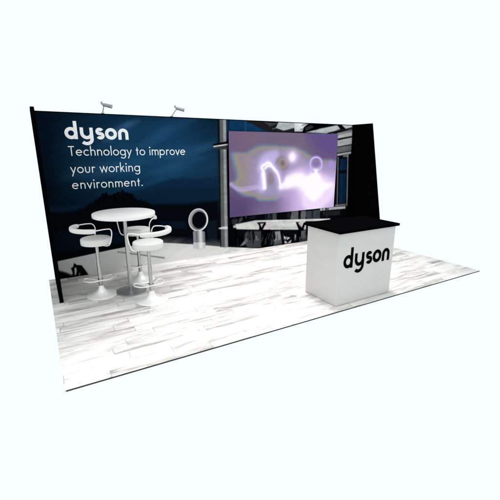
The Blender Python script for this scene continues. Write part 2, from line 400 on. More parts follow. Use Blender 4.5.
    ((128, 130, 134), 1, 0.006, [(3.994,0.308),(4.128,0.302),(4.186,0.038),(4.009,0.039),(3.973,0.108),(4.022,0.166)]),
    ((70, 72, 76), 0.9, 0.006, [(3.983,0.107),(4.159,0.115),(4.172,0.009),(3.97,0.01)]),
    ((196, 196, 196), 1, 0.004, [(4.223,0.184),(4.432,0.116),(4.313,0.087),(4.235,0.118)]),
    ((176, 176, 176), 1, 0.004, [(4.231,0.075),(4.428,0.086),(4.415,0.013),(4.253,0.016)]),
    ((150, 150, 152), 1, 0.004, [(4.493,0.187),(4.546,0.181),(4.551,0.068),(4.509,0.04)]),
    ((3, 4, 6), 1, 0.004, [(4.143,0.321),(4.188,0.316),(4.248,0.021),(4.187,0.02)]),
    ((88, 92, 96), 1, 0.005, [(4.677,0.241),(4.807,0.248),(4.817,0.06),(4.685,0.072)]),
    ((3, 4, 6), 0.9, 0.005, [(4.288,0.068),(4.441,0.158),(4.469,0.111),(4.326,0.02)]),
    ((10, 12, 14), 1, 0.004, [(2.761,2.46),(2.8,2.458),(2.78,0.14),(2.759,0.143)]),
    ((84, 86, 88), 1, 0.004, [(2.796,2.459),(2.869,2.457),(2.852,0.131),(2.776,0.141)]),
    ((140, 142, 145), 1, 0.004, [(2.853,2.457),(2.923,2.454),(2.92,0.117),(2.839,0.132)]),
    ((70, 72, 74), 1, 0.003, [(2.853,2.457),(2.863,2.457),(2.848,0.131),(2.837,0.133)]),
    ((6, 6, 6), 1, 0.003, [(2.654,2.017),(2.968,2.074),(2.967,2.029),(2.668,1.987)]),
    ((185, 187, 188), 1, 0.003, [(2.668,1.99),(2.967,2.029),(2.967,2.005),(2.667,1.963)]),
    ((48, 50, 52), 1, 0.003, [(2.671,1.963),(2.967,2.005),(2.965,1.93),(2.686,1.933)]),
    ((196, 198, 198), 1, 0.003, [(2.727,0.515),(2.823,0.531),(2.915,0.518),(2.918,0.479),(2.822,0.482),(2.739,0.494)]),
    ((2, 2, 4), 0.75, 0.008, [(3.349,0.29),(3.365,0.288),(3.376,0.188),(3.36,0.19)]),
    ((95, 95, 97), 0.75, 0.008, [(4.023,0.14),(4.034,0.139),(4.043,0.023),(4.032,0.025)]),
    ((95, 95, 97), 0.75, 0.008, [(3.767,0.186),(3.777,0.184),(3.796,0.069),(3.785,0.07)]),
    ((2, 2, 4), 0.75, 0.008, [(3.199,0.239),(3.217,0.237),(3.162,0.144),(3.145,0.146)]),
    ((40, 40, 42), 0.75, 0.008, [(4.32,0.166),(4.342,0.163),(4.284,0.073),(4.263,0.075)]),
    ((95, 95, 97), 0.75, 0.008, [(4.002,0.141),(4.017,0.139),(4.055,0.029),(4.041,0.03)]),
    ((2, 2, 4), 0.75, 0.008, [(4.405,0.184),(4.416,0.183),(4.472,0.008),(4.462,0.009)]),
    ((40, 40, 42), 0.75, 0.008, [(3.811,0.289),(3.831,0.286),(3.867,0.149),(3.847,0.151)]),
    ((4, 4, 6), 0.75, 0.008, [(3.835,0.262),(3.851,0.26),(3.863,0.159),(3.847,0.161)]),
    ((2, 2, 4), 0.75, 0.008, [(4.171,0.118),(4.19,0.116),(4.257,-0.013),(4.238,-0.011)]),
    ((95, 95, 97), 0.75, 0.008, [(4.201,0.231),(4.211,0.23),(4.224,0.106),(4.214,0.107)]),
    ((95, 95, 97), 0.75, 0.008, [(3.302,0.243),(3.311,0.242),(3.286,0.126),(3.277,0.127)]),
    ((4, 4, 6), 0.75, 0.008, [(4.793,0.21),(4.805,0.209),(4.801,0.053),(4.789,0.055)]),
    ((40, 40, 42), 0.75, 0.008, [(3.687,0.274),(3.705,0.272),(3.718,0.196),(3.7,0.198)]),
    ((2, 2, 4), 0.75, 0.008, [(4.24,0.226),(4.256,0.224),(4.323,0.055),(4.307,0.058)]),
    ((40, 40, 42), 0.75, 0.008, [(3.475,0.36),(3.485,0.359),(3.432,0.244),(3.421,0.245)]),
    ((4, 4, 6), 0.75, 0.008, [(3.443,0.33),(3.455,0.329),(3.511,0.19),(3.499,0.192)]),
    ((95, 95, 97), 0.75, 0.008, [(4.735,0.055),(4.753,0.053),(4.75,-0.003),(4.733,-0.001)]),
    ((4, 4, 6), 0.75, 0.008, [(4.542,0.122),(4.563,0.119),(4.63,0.033),(4.609,0.036)]),
    ((70, 70, 72), 0.75, 0.008, [(3.695,0.216),(3.716,0.213),(3.693,0.129),(3.672,0.132)]),
    ((40, 40, 42), 0.75, 0.008, [(3.463,0.314),(3.475,0.312),(3.532,0.163),(3.52,0.165)]),
    ((95, 95, 97), 0.75, 0.008, [(4.041,0.191),(4.057,0.189),(4.074,0.117),(4.059,0.119)]),
    ((95, 95, 97), 0.75, 0.008, [(4.646,0.124),(4.664,0.121),(4.667,0.023),(4.649,0.026)]),
    ((2, 2, 4), 0.75, 0.008, [(2.981,0.364),(2.996,0.363),(2.972,0.244),(2.958,0.246)]),
    ((40, 40, 42), 0.75, 0.008, [(3.572,0.306),(3.584,0.305),(3.596,0.204),(3.584,0.205)]),
    ((70, 70, 72), 0.75, 0.008, [(3.12,0.269),(3.129,0.268),(3.148,0.107),(3.139,0.109)]),
    ((95, 95, 97), 0.75, 0.008, [(3.322,0.246),(3.335,0.244),(3.299,0.164),(3.286,0.165)]),
    ((2, 2, 4), 0.75, 0.008, [(3.107,0.308),(3.117,0.307),(3.135,0.15),(3.125,0.151)]),
    ((2, 2, 4), 0.75, 0.008, [(3.078,0.287),(3.089,0.285),(3.095,0.203),(3.085,0.204)]),
    ((4, 4, 6), 0.75, 0.008, [(3.001,0.258),(3.015,0.256),(3.05,0.16),(3.036,0.162)]),
    ((40, 40, 42), 0.75, 0.008, [(3.53,0.216),(3.545,0.214),(3.56,0.142),(3.544,0.144)]),
    ((40, 40, 42), 0.75, 0.008, [(3.444,0.233),(3.457,0.231),(3.439,0.144),(3.426,0.146)]),
    ((70, 70, 72), 0.75, 0.008, [(3.948,0.315),(3.963,0.313),(3.929,0.211),(3.913,0.213)]),
    ((95, 95, 97), 0.75, 0.008, [(4.791,0.141),(4.804,0.14),(4.871,-0.011),(4.857,-0.009)]),
    ((2, 2, 4), 0.75, 0.008, [(3.742,0.204),(3.757,0.202),(3.815,0.053),(3.8,0.056)]),
    ((2, 2, 4), 0.75, 0.008, [(4.532,0.088),(4.545,0.086),(4.498,0.003),(4.485,0.005)]),
    ((70, 70, 72), 0.75, 0.008, [(4.618,0.11),(4.641,0.107),(4.7,-0.012),(4.677,-0.009)]),
    ((2, 2, 4), 0.75, 0.008, [(3.028,0.339),(3.038,0.338),(3.037,0.267),(3.027,0.268)]),
    ((4, 4, 6), 0.75, 0.008, [(3.868,0.253),(3.881,0.251),(3.898,0.087),(3.884,0.089)]),
    ((2, 2, 4), 0.75, 0.008, [(4.76,0.124),(4.773,0.122),(4.719,0.004),(4.706,0.006)]),
    ((2, 2, 4), 0.75, 0.008, [(3.887,0.175),(3.908,0.172),(3.946,0.086),(3.925,0.088)]),
    ((4, 4, 6), 0.75, 0.008, [(4.448,0.265),(4.458,0.264),(4.511,0.124),(4.501,0.125)]),
    ((2, 2, 4), 0.75, 0.008, [(3.367,0.274),(3.379,0.273),(3.327,0.165),(3.316,0.167)]),
    ((2, 2, 4), 0.75, 0.008, [(4.522,0.105),(4.539,0.103),(4.481,0.039),(4.465,0.041)]),
    ((4, 4, 6), 0.75, 0.008, [(4.511,0.242),(4.525,0.241),(4.506,0.123),(4.492,0.124)]),
    ((40, 40, 42), 0.75, 0.008, [(3.611,0.287),(3.632,0.285),(3.605,0.195),(3.584,0.198)]),
    ((2, 2, 4), 0.75, 0.008, [(3.152,0.311),(3.161,0.31),(3.147,0.18),(3.138,0.181)]),
    ((2, 2, 4), 0.75, 0.008, [(3.017,0.344),(3.032,0.342),(3.035,0.218),(3.02,0.22)]),
    ((40, 40, 42), 0.75, 0.008, [(4.054,0.228),(4.073,0.226),(4.075,0.122),(4.056,0.124)]),
    ((70, 70, 72), 0.75, 0.008, [(4.713,0.154),(4.727,0.152),(4.691,0.088),(4.678,0.089)]),
    ((4, 4, 6), 0.75, 0.008, [(3.065,0.345),(3.084,0.342),(3.124,0.236),(3.105,0.238)]),
    ((95, 95, 97), 0.75, 0.008, [(4.753,0.121),(4.773,0.118),(4.727,0.002),(4.707,0.005)]),
    ((70, 70, 72), 0.75, 0.008, [(4.133,0.131),(4.152,0.129),(4.177,-0.008),(4.158,-0.006)]),
    ((40, 40, 42), 0.75, 0.008, [(3.882,0.176),(3.894,0.175),(3.893,0.035),(3.882,0.037)]),
    ((2, 2, 4), 0.75, 0.008, [(3.02,0.409),(3.03,0.408),(3.07,0.334),(3.06,0.335)]),
    ((95, 95, 97), 0.75, 0.008, [(3.532,0.211),(3.546,0.21),(3.502,0.151),(3.488,0.153)]),
    ((70, 70, 72), 0.75, 0.008, [(4.719,0.121),(4.74,0.118),(4.682,0.004),(4.661,0.006)]),
    ((70, 70, 72), 0.75, 0.008, [(3.875,0.285),(3.891,0.283),(3.844,0.168),(3.828,0.17)]),
    ((2, 2, 4), 0.75, 0.008, [(3.501,0.268),(3.511,0.267),(3.482,0.124),(3.472,0.125)]),
    ((4, 4, 6), 0.75, 0.008, [(3.737,0.215),(3.753,0.213),(3.725,0.055),(3.709,0.057)]),
    ((95, 95, 97), 0.75, 0.008, [(3.93,0.141),(3.951,0.138),(3.92,0.039),(3.899,0.041)]),
    ((95, 95, 97), 0.75, 0.008, [(4.748,0.15),(4.772,0.147),(4.79,0.015),(4.766,0.018)]),
    ((95, 95, 97), 0.75, 0.008, [(3.792,0.219),(3.801,0.218),(3.761,0.066),(3.751,0.067)]),
    ((2, 2, 4), 0.75, 0.008, [(3.791,0.208),(3.811,0.206),(3.824,0.041),(3.804,0.044)]),
    ((95, 95, 97), 0.75, 0.008, [(3.4,0.347),(3.411,0.345),(3.39,0.228),(3.379,0.229)]),
    ((70, 70, 72), 0.75, 0.008, [(3.894,0.181),(3.91,0.179),(3.957,0.038),(3.94,0.04)]),
    ((40, 40, 42), 0.75, 0.008, [(3.98,0.268),(3.995,0.266),(3.938,0.186),(3.923,0.188)]),
    ((40, 40, 42), 0.75, 0.008, [(3.284,0.293),(3.302,0.291),(3.3,0.206),(3.282,0.209)]),
    ((95, 95, 97), 0.75, 0.008, [(4.8,0.131),(4.823,0.128),(4.825,-0.004),(4.803,-0.001)]),
    ((95, 95, 97), 0.75, 0.008, [(3.929,0.233),(3.943,0.231),(3.99,0.086),(3.976,0.088)]),
    ((3, 4, 6), 0.8, 0.006, [(5.325,0.704),(5.368,0.7),(5.386,0.458),(5.343,0.462)]),
    ((3, 4, 6), 0.8, 0.006, [(4.63,0.68),(4.643,0.679),(4.65,0.526),(4.637,0.527)]),
    ((30, 31, 33), 0.8, 0.006, [(5.24,0.689),(5.258,0.687),(5.273,0.468),(5.255,0.47)]),
    ((2, 3, 5), 0.8, 0.006, [(3.295,0.805),(3.322,0.803),(3.321,0.649),(3.294,0.651)]),
    ((30, 31, 33), 0.8, 0.006, [(5.383,0.676),(5.425,0.673),(5.442,0.453),(5.399,0.457)]),
    ((2, 3, 5), 0.8, 0.006, [(3.405,0.848),(3.436,0.845),(3.436,0.638),(3.405,0.641)]),
    ((30, 31, 33), 0.8, 0.006, [(3.189,0.793),(3.205,0.792),(3.204,0.66),(3.188,0.661)]),
    ((2, 3, 5), 0.8, 0.006, [(4.089,0.729),(4.108,0.727),(4.112,0.576),(4.092,0.578)]),
    ((3, 4, 6), 0.8, 0.006, [(3.781,0.784),(3.805,0.782),(3.807,0.604),(3.784,0.606)]),
    ((3, 4, 6), 0.8, 0.006, [(4.619,0.684),(4.645,0.682),(4.652,0.526),(4.626,0.528)]),
    ((55, 56, 58), 0.8, 0.006, [(4.336,0.773),(4.354,0.771),(4.362,0.553),(4.343,0.554)]),
    ((2, 3, 5), 0.8, 0.006, [(3.236,0.784),(3.269,0.782),(3.268,0.654),(3.235,0.657)]),
    ((30, 31, 33), 0.8, 0.006, [(4.292,0.716),(4.323,0.713),(4.328,0.556),(4.297,0.559)]),
    ((30, 31, 33), 0.8, 0.006, [(4.947,0.706),(4.98,0.703),(4.992,0.494),(4.959,0.497)]),
    ((80, 81, 83), 0.8, 0.006, [(3.223,0.78),(3.241,0.778),(3.24,0.656),(3.222,0.658)]),
    ((30, 31, 33), 0.8, 0.006, [(4.313,0.775),(4.338,0.773),(4.346,0.554),(4.321,0.556)]),
    ((3, 4, 6), 0.8, 0.006, [(3.112,0.851),(3.14,0.849),(3.138,0.666),(3.11,0.668)]),
    ((30, 31, 33), 0.8, 0.006, [(4.623,0.685),(4.638,0.684),(4.646,0.526),(4.63,0.528)]),
    ((80, 81, 83), 0.8, 0.006, [(5.355,0.634),(5.371,0.632),(5.384,0.458),(5.368,0.46)]),
    ((80, 81, 83), 0.8, 0.006, [(3.305,0.832),(3.333,0.83),(3.332,0.648),(3.304,0.651)]),
    ((55, 56, 58), 0.8, 0.006, [(4.002,0.78),(4.017,0.779),(4.022,0.584),(4.007,0.586)]),
    ((3, 4, 6), 0.8, 0.006, [(3.724,0.814),(3.736,0.814),(3.738,0.61),(3.727,0.611)]),
    ((30, 31, 33), 0.8, 0.006, [(4.94,0.68),(4.975,0.677),(4.986,0.495),(4.95,0.498)]),
    ((3, 4, 6), 0.8, 0.006, [(3.206,0.846),(3.216,0.845),(3.215,0.659),(3.205,0.66)]),
    ((80, 81, 83), 0.8, 0.006, [(3.072,0.834),(3.087,0.833),(3.085,0.671),(3.07,0.672)]),
    ((80, 81, 83), 0.8, 0.006, [(3.831,0.79),(3.852,0.789),(3.855,0.6),(3.834,0.602)]),
    ((4, 4, 5), 0.7, 0.006, [(4.983,2.416),(5.27,2.503),(5.271,2.489),(4.984,2.402)]),
    ((150, 150, 151), 0.7, 0.006, [(3.898,2.307),(4.192,2.388),(4.193,2.375),(3.898,2.294)]),
    ((20, 20, 21), 0.7, 0.006, [(4.936,2.313),(5.138,2.396),(5.139,2.382),(4.937,2.3)]),
    ((20, 20, 21), 0.7, 0.006, [(4.569,2.312),(4.815,2.395),(4.815,2.382),(4.569,2.299)]),
    ((20, 20, 21), 0.7, 0.006, [(4.607,2.392),(4.855,2.476),(4.856,2.463),(4.608,2.379)]),
]
SCREEN_ART = [
    ((112, 94, 130), 0.75, 0.3, [(3.637,2.31),(4.515,2.334),(4.534,1.918),(3.641,1.919)]),
    ((96, 78, 134), 0.95, 0.2, [(4.664,2.338),(5.709,2.367),(5.767,1.75),(5.006,1.798)]),
    ((86, 68, 112), 0.95, 0.22, [(2.792,1.184),(3.381,0.999),(3.839,0.85),(3.845,0.466),(2.779,0.575)]),
    ((128, 112, 150), 0.8, 0.25, [(3.697,0.939),(5.845,0.923),(5.908,0.254),(3.703,0.481)]),
    ((104, 132, 166), 1, 0.05, [(2.987,1.857),(3.088,1.884),(3.233,1.866),(3.389,1.93),(3.518,1.994),(3.649,2.027),(3.864,2.017),(4.086,1.997),(4.31,1.986),(4.533,1.937),(4.677,1.891),(4.847,1.8),(5.229,1.715),(6.884,1.625),(8.384,1.425),(8.536,0.652),(5.426,0.596),(4.479,0.863),(4.148,1.016),(4.003,0.957),(3.743,0.947),(3.582,0.97),(3.447,1.037),(3.258,1.072),(3.101,1.17),(2.978,1.308),(2.958,1.331),(3.062,1.406),(3.072,1.496),(3.024,1.647)]),
    ((156, 144, 124), 0.95, 0.04, [(3.043,1.839),(3.14,1.865),(3.278,1.848),(3.426,1.907),(3.549,1.968),(3.673,1.999),(3.877,1.99),(4.087,1.97),(4.299,1.96),(4.51,1.913),(4.645,1.869),(4.805,1.783),(5.163,1.703),(6.705,1.617),(8.085,1.431),(8.217,0.713),(5.346,0.652),(4.458,0.9),(4.145,1.043),(4.009,0.988),(3.763,0.978),(3.611,0.999),(3.483,1.062),(3.303,1.094),(3.154,1.188),(3.036,1.318),(3.017,1.34),(3.116,1.411),(3.125,1.496),(3.079,1.639)]),
    ((148, 132, 158), 0.95, 0.06, [(3.142,1.808),(3.231,1.831),(3.356,1.815),(3.491,1.869),(3.602,1.924),(3.715,1.951),(3.899,1.942),(4.089,1.924),(4.28,1.914),(4.469,1.871),(4.59,1.831),(4.733,1.753),(5.051,1.681),(6.405,1.603),(7.59,1.439),(7.693,0.814),(5.209,0.746),(4.421,0.963),(4.142,1.09),(4.02,1.04),(3.798,1.03),(3.66,1.049),(3.544,1.105),(3.382,1.134),(3.245,1.218),(3.138,1.335),(3.12,1.355),(3.21,1.419),(3.218,1.496),(3.176,1.626)]),
    ((130, 136, 160), 0.5, 0.05, [(3.195,1.791),(3.279,1.813),(3.398,1.798),(3.526,1.848),(3.631,1.9),(3.737,1.926),(3.911,1.917),(4.09,1.899),(4.27,1.89),(4.448,1.849),(4.561,1.811),(4.695,1.738),(4.993,1.67),(6.25,1.597),(7.34,1.444),(7.43,0.864),(5.138,0.795),(4.402,0.996),(4.14,1.115),(4.025,1.067),(3.816,1.058),(3.686,1.075),(3.577,1.128),(3.423,1.155),(3.294,1.233),(3.192,1.345),(3.175,1.363),(3.26,1.424),(3.267,1.497),(3.227,1.619)]),
    ((156, 140, 172), 0.9, 0.06, [(3.259,1.771),(3.337,1.791),(3.448,1.777),(3.567,1.824),(3.665,1.871),(3.764,1.895),(3.926,1.887),(4.092,1.87),(4.258,1.861),(4.422,1.823),(4.527,1.788),(4.65,1.72),(4.923,1.657),(6.069,1.588),(7.049,1.449),(7.125,0.923),(5.054,0.852),(4.38,1.035),(4.137,1.144),(4.031,1.1),(3.838,1.091),(3.718,1.107),(3.616,1.155),(3.473,1.18),(3.352,1.253),(3.257,1.356),(3.241,1.373),(3.321,1.429),(3.327,1.497),(3.289,1.611)]),
    ((160, 150, 188), 0.8, 0.12, [(3.469,1.184),(3.511,1.629),(3.598,1.774),(3.73,1.882),(4.192,1.918),(4.854,1.68),(5.466,1.545),(5.505,1.075),(4.576,1.001),(3.835,1.047)]),
    ((152, 142, 130), 0.65, 0.07, [(3.232,1.778),(3.338,1.812),(3.359,1.523),(3.337,1.266),(3.229,1.197),(3.188,1.456)]),
    ((190, 180, 228), 0.9, 0.07, [(3.569,1.554),(3.599,1.719),(3.686,1.839),(3.82,1.904),(3.981,1.911),(4.029,1.825),(3.985,1.732),(3.894,1.658),(3.779,1.661)]),
    ((186, 162, 212), 0.9, 0.25, [(4.168,1.146),(4.561,1.328),(5.803,1.365),(5.908,0.254),(4.343,0.415)]),
    ((206, 184, 232), 0.9, 0.16, [(4.308,1.377),(4.55,1.567),(4.861,1.56),(5.139,1.429),(5.816,1.234),(5.908,0.254),(4.552,0.394),(4.419,1.092)]),
    ((242, 222, 252), 0.95, 0.11, [(4.163,1.305),(4.257,1.438),(4.552,1.528),(4.762,1.462),(4.888,1.559),(5.022,1.556),(5.14,1.409),(5.55,1.224),(5.512,0.987),(5.3,0.739),(4.917,0.596),(4.665,0.787),(4.519,1.128),(4.191,1.185)]),
    ((255, 250, 255), 1, 0.05, [(4.093,1.229),(4.163,1.305),(4.219,1.393),(4.356,1.423),(4.545,1.456),(4.739,1.406),(4.857,1.447),(4.89,1.527),(5.029,1.523),(5.07,1.399),(5.205,1.268),(5.467,1.185),(5.246,1.089),(5.143,0.966),(4.956,0.861),(4.762,0.969),(4.622,1.143),(4.464,1.219),(4.167,1.178)]),
]
SCREEN_LINES = [
    ((196, 178, 230), 0.7, 0.03, [(2.958,1.311),(3.06,1.242),(3.165,1.193),(3.381,1.2),(3.558,1.228),(3.671,1.215)]),
    ((190, 172, 226), 0.6, 0.02, [(2.979,1.337),(3.123,1.247),(3.337,1.243),(3.535,1.264),(3.648,1.251)]),
    ((206, 192, 244), 0.9, 0.085, [(3.637,1.213),(3.655,1.439),(3.64,1.589),(3.711,1.666),(3.801,1.679),(3.895,1.602),(4.0,1.485),(4.056,1.348),(4.093,1.21)]),
    ((255, 252, 255), 1, 0.034, [(3.717,1.217),(3.701,1.362),(3.681,1.514),(3.64,1.608),(3.729,1.658),(3.792,1.683),(3.838,1.652)]),
    ((255, 252, 255), 1, 0.04, [(3.698,1.21),(3.683,1.363),(3.664,1.477)]),
    ((255, 252, 255), 1, 0.026, [(3.721,1.58),(3.779,1.623),(3.858,1.614),(3.928,1.552),(4.0,1.477),(4.045,1.387),(4.067,1.289),(4.108,1.201)]),
    ((255, 252, 255), 1, 0.02, [(3.838,1.656),(3.895,1.602),(3.99,1.505)]),
    ((255, 250, 255), 1, 0.05, [(4.084,1.21),(4.126,1.239),(4.213,1.283),(4.309,1.338)]),
    ((188, 166, 240), 0.95, 0.03, [(4.897,1.486),(4.835,1.56),(4.813,1.661),(4.856,1.744),(4.954,1.775),(5.063,1.742),(5.118,1.656),(5.103,1.554),(5.043,1.482)]),
    ((222, 204, 254), 0.8, 0.012, [(4.897,1.486),(4.835,1.56),(4.813,1.661),(4.856,1.744),(4.954,1.775),(5.063,1.742),(5.118,1.656),(5.103,1.554),(5.043,1.482)]),
]
SCREEN_SPOTS = [
    ((124, 110, 120), 0.9, 4.123, 1.673, 0.16, 0.14, 2.4),
    ((170, 156, 140), 0.9, 4.123, 1.673, 0.118, 0.106, 2.6),
    ((134, 118, 124), 0.95, 4.123, 1.673, 0.082, 0.074, 2.2),
    ((112, 98, 112), 0.9, 4.124, 1.666, 0.038, 0.038, 1.4),
    ((142, 126, 142), 0.95, 3.852, 1.394, 0.094, 0.152, 2.0),
    ((220, 200, 250), 0.9, 4.357, 1.785, 0.161, 0.143, 1.2),
    ((255, 250, 255), 1, 4.352, 1.785, 0.089, 0.095, 1.6),
    ((136, 116, 172), 0.95, 4.962, 1.646, 0.14, 0.121, 2.0),
    ((168, 146, 228), 0.9, 5.387, 1.618, 0.085, 0.095, 1.6),
]


def paint_mural():
    xs = np.linspace(0.0, WALL_W, 1000); zs = np.linspace(0.0, WALL_H - 0.014, 408)
    X, Z = np.meshgrid(xs, zs)
    def stops(v, st):
        k = [s[0] for s in st]; return np.stack([np.interp(v, k, [s[1][i] for s in st]) for i in range(3)], -1)
    a = stops(Z, [(0.9, (8, 28, 45)), (1.2, (13, 42, 66)), (1.6, (19, 56, 84)), (1.95, (20, 58, 88)), (2.25, (15, 47, 73)), (2.44, (12, 38, 60))])
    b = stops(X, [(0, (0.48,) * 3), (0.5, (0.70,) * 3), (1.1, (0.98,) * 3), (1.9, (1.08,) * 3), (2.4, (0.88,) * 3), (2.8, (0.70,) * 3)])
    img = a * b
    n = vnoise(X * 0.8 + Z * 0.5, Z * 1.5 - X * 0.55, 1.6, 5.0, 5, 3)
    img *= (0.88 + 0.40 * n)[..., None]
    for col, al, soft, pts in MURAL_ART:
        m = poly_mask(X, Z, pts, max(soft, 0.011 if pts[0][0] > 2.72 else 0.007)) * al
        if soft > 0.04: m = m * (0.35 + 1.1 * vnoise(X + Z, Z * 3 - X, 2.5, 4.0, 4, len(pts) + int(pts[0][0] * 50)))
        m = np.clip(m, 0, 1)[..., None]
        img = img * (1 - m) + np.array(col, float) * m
        if col == (9, 28, 48):           # trees stand in front of the far hill, behind the dark land
            r = np.random.default_rng(5); t = np.zeros_like(X)
            for k in range(4200):
                u = r.uniform(-1, 1); px = 1.02 + 0.47 * u; top = 0.98 + 0.26 * max(0, 1 - abs(u + .1) ** 1.7) ** .8 + 0.035 * math.sin(9 * u) + 0.025 * math.sin(23 * u)
                pz = top - (top - 0.86) * r.random() ** 1.6; rad = 0.004 + 0.014 * r.random()
                px += 0.03 * r.normal(); pz += 0.018 * r.normal()
                sl = (slice(max(0, int((pz - .06) / WALL_H * 408)), int((pz + .06) / WALL_H * 408) + 2), slice(max(0, int((px - .06) / WALL_W * 1000)), int((px + .06) / WALL_W * 1000) + 2))
                t[sl] = np.maximum(t[sl], np.clip((rad - np.hypot(X[sl] - px, (Z[sl] - pz) * 1.1)) / 0.009 + 0.5, 0, 1))
            for k in range(160):
                px = r.uniform(0.2, 2.5); pz = 0.86 + r.random() ** 2 * 0.10; rad = 0.012 + 0.02 * r.random()
                t = np.maximum(t, np.clip((rad - np.hypot(X - px, Z - pz)) / 0.012 + 0.5, 0, 1))
            t = np.clip(t * (0.55 + 0.9 * vnoise(X, Z, 30, 30, 3, 8)), 0, 1)[..., None]
            img = img * (1 - t) + np.array((3, 6, 9.0)) * t
    inn = np.clip((X - 2.72) / 0.02, 0, 1)[..., None]
    img *= 1 + inn * (0.28 * (vnoise(X, Z, 9, 14, 4, 17) - 0.5))[..., None]
    g = vnoise(X, Z, 90, 90, 2, 12)
    img *= (0.97 + 0.06 * g)[..., None]
    # black hem of the fabric round the edge
    hem = np.clip((0.010 - np.minimum(X, WALL_W - X)) / 0.004 + 0.5, 0, 1)
    img *= (1 - hem)[..., None]
    return xs, zs, lin(np.clip(img, 0, 255))

def paint_screen(x0, x1, z0, z1):
    xs = np.linspace(x0, x1, 460); zs = np.linspace(z0, z1, 280)
    X, Z = np.meshgrid(xs, zs)
    WX = X + 0.05 * (vnoise(X, Z, 3.0, 4.0, 3, 31) - 0.5); WZ = Z + 0.05 * (vnoise(X, Z, 3.0, 4.0, 3, 32) - 0.5)
    img = np.zeros(X.shape + (3,)) + np.array((112, 92, 126.0))
    u = np.clip((X - x0) / 0.9, 0, 1)[..., None]; v = np.clip((Z - z0 - 0.9) / 0.5, 0, 1)[..., None]
    img = img * (1 - u * v) + np.array((122, 106, 116.0)) * u * v
    def lay(m, col):
        nonlocal img
        m = np.clip(m, 0, 1)[..., None]; img = img * (1 - m) + np.array(col, float) * m
    def mask(pts, soft):
        P = np.array(pts); d = line_dist(WX, WZ, list(pts) + [pts[0]]); ins = np.zeros(X.shape, bool)
        for (a0, c0), (a1, c1) in zip(P, np.roll(P, -1, 0)):
            if c0 != c1: ins ^= ((c0 > WZ) != (c1 > WZ)) & (WX < (a1 - a0) * (WZ - c0) / (c1 - c0) + a0)
        m = np.clip(0.5 + np.where(ins, d, -d) / (2 * soft), 0, 1); return m * m * (3 - 2 * m)
    for col, al, soft, pts in SCREEN_ART: lay(al * mask([(p.x, p.y) for p in smooth_path([(a, c, 0) for a, c in pts], 3, closed=True)], soft), col)
    def spots(lo, hi):
        for col, al, cx, cz, rx, rz, p in SCREEN_SPOTS[lo:hi]:
            lay(al * np.exp(-(((X - cx) / rx) ** 2 + ((Z - cz) / rz) ** 2) ** p), col)
    spots(0, 5)
    for col, al, wd, pts in SCREEN_LINES:
        d = line_dist(X, Z, [(p.x, p.y) for p in smooth_path([(a, c, 0) for a, c in pts], 5)]); lay(al * np.exp(-(d / wd) ** 2), col)
    spots(5, 7); spots(8, 9)
    lay(SCREEN_SPOTS[7][1] * np.exp(-(((X - SCREEN_SPOTS[7][2]) / (SCREEN_SPOTS[7][4] * .78)) ** 2 + ((Z - SCREEN_SPOTS[7][3]) / (SCREEN_SPOTS[7][5] * .78)) ** 2) ** 2), SCREEN_SPOTS[7][0])
    img += (4 * (vnoise(X, Z, 30, 30, 2, 5) - 0.5))[..., None]
    return xs, zs, lin(np.clip(img, 0, 255))

# ------------------------------------------------------------------ lettering made of even-width strokes
def arc(cx, cy, rx, ry, a0, a1, n=None):
    n = n or max(6, int(abs(a1 - a0) / 7))
    return [(cx + rx * math.cos(math.radians(a0 + (a1 - a0) * i / n)), cy + ry * math.sin(math.radians(a0 + (a1 - a0) * i / n))) for i in range(n + 1)]

def ribbon(bm, pts, hw, y, depth, closed=False):
    """a flat stroke of constant width in the x-z plane, facing -y, with a little thickness"""
    P = [Vector((p[0], p[1])) for p in pts]
    if closed and (P[0] - P[-1]).length < 1e-6: P = P[:-1]
    n = len(P); Lr = []
    for i in range(n):
        a = P[i - 1] if (i or closed) else None; b = P[(i + 1) % n] if (i < n - 1 or closed) else None
        d1 = (P[i] - a).normalized() if a is not None else None; d2 = (b - P[i]).normalized() if b is not None else None
        d1 = d1 or d2; d2 = d2 or d1
        n1 = Vector((-d1.y, d1.x)); n2 = Vector((-d2.y, d2.x)); m = (n1 + n2)
        m = m.normalized() if m.length > 1e-6 else n1
        k = hw / max(0.35, m.dot(n1)); Lr.append((P[i] + m * k, P[i] - m * k))
    V = [[bm.verts.new((q.x, yy, q.y)) for q in lr for yy in (y, y + depth)] for lr in Lr]   # L front, L back, R front, R back
    for i in range(n if closed else n - 1):
        a, b = V[i], V[(i + 1) % n]
        bm.faces.new((a[0], a[2], b[2], b[0])); bm.faces.new((a[1], b[1], b[3], a[3]))
        bm.faces.new((a[0], b[0], b[1], a[1])); bm.faces.new((a[2], a[3], b[3], b[2]))
    if not closed:
        for a in (V[0], V[-1]): bm.faces.new((a[0], a[1], a[3], a[2]))

# the wordmark, drawn in units where the whole word is 403 wide
LOGO = [
    (arc(40.5, 37, 28, 27.2, 0, 360), True), ([(68, 0), (68, 112)], False),
    ([(104.5, 74)] + arc(134, 40, 29.5, 29.5, 180, 360) + [(163.5, 74)], False),
    ([(163.5, 40)] + arc(130.5, 2, 33, 29.5, 0, -138), False),
    (arc(216, 50.6, 16, 13.8, 28, 232) + arc(217.5, 24, 16.5, 13.8, 52, -152), False),
    (arc(287.5, 37, 28, 27.2, 0, 360), True),
    ([(344.5, 0), (344.5, 40)] + arc(368, 39.5, 23.5, 23.5, 180, 0)[1:] + [(391.5, 0)], False),
]
LOGO_HW = 10.4
def logo(name, x0, z0, width, height_k, y, mat, parent):
    bm = bmesh.new(); k = width / 403.0
    for i, (pts, cl) in enumerate(LOGO):
        ribbon(bm, [(x0 + px * k, z0 + pz * k * height_k) for px, pz in pts], LOGO_HW * k, y - 0.0004 * i, 0.002 + 0.0004 * i - 0.0002, cl)
    return link(name, bm, mat, parent)

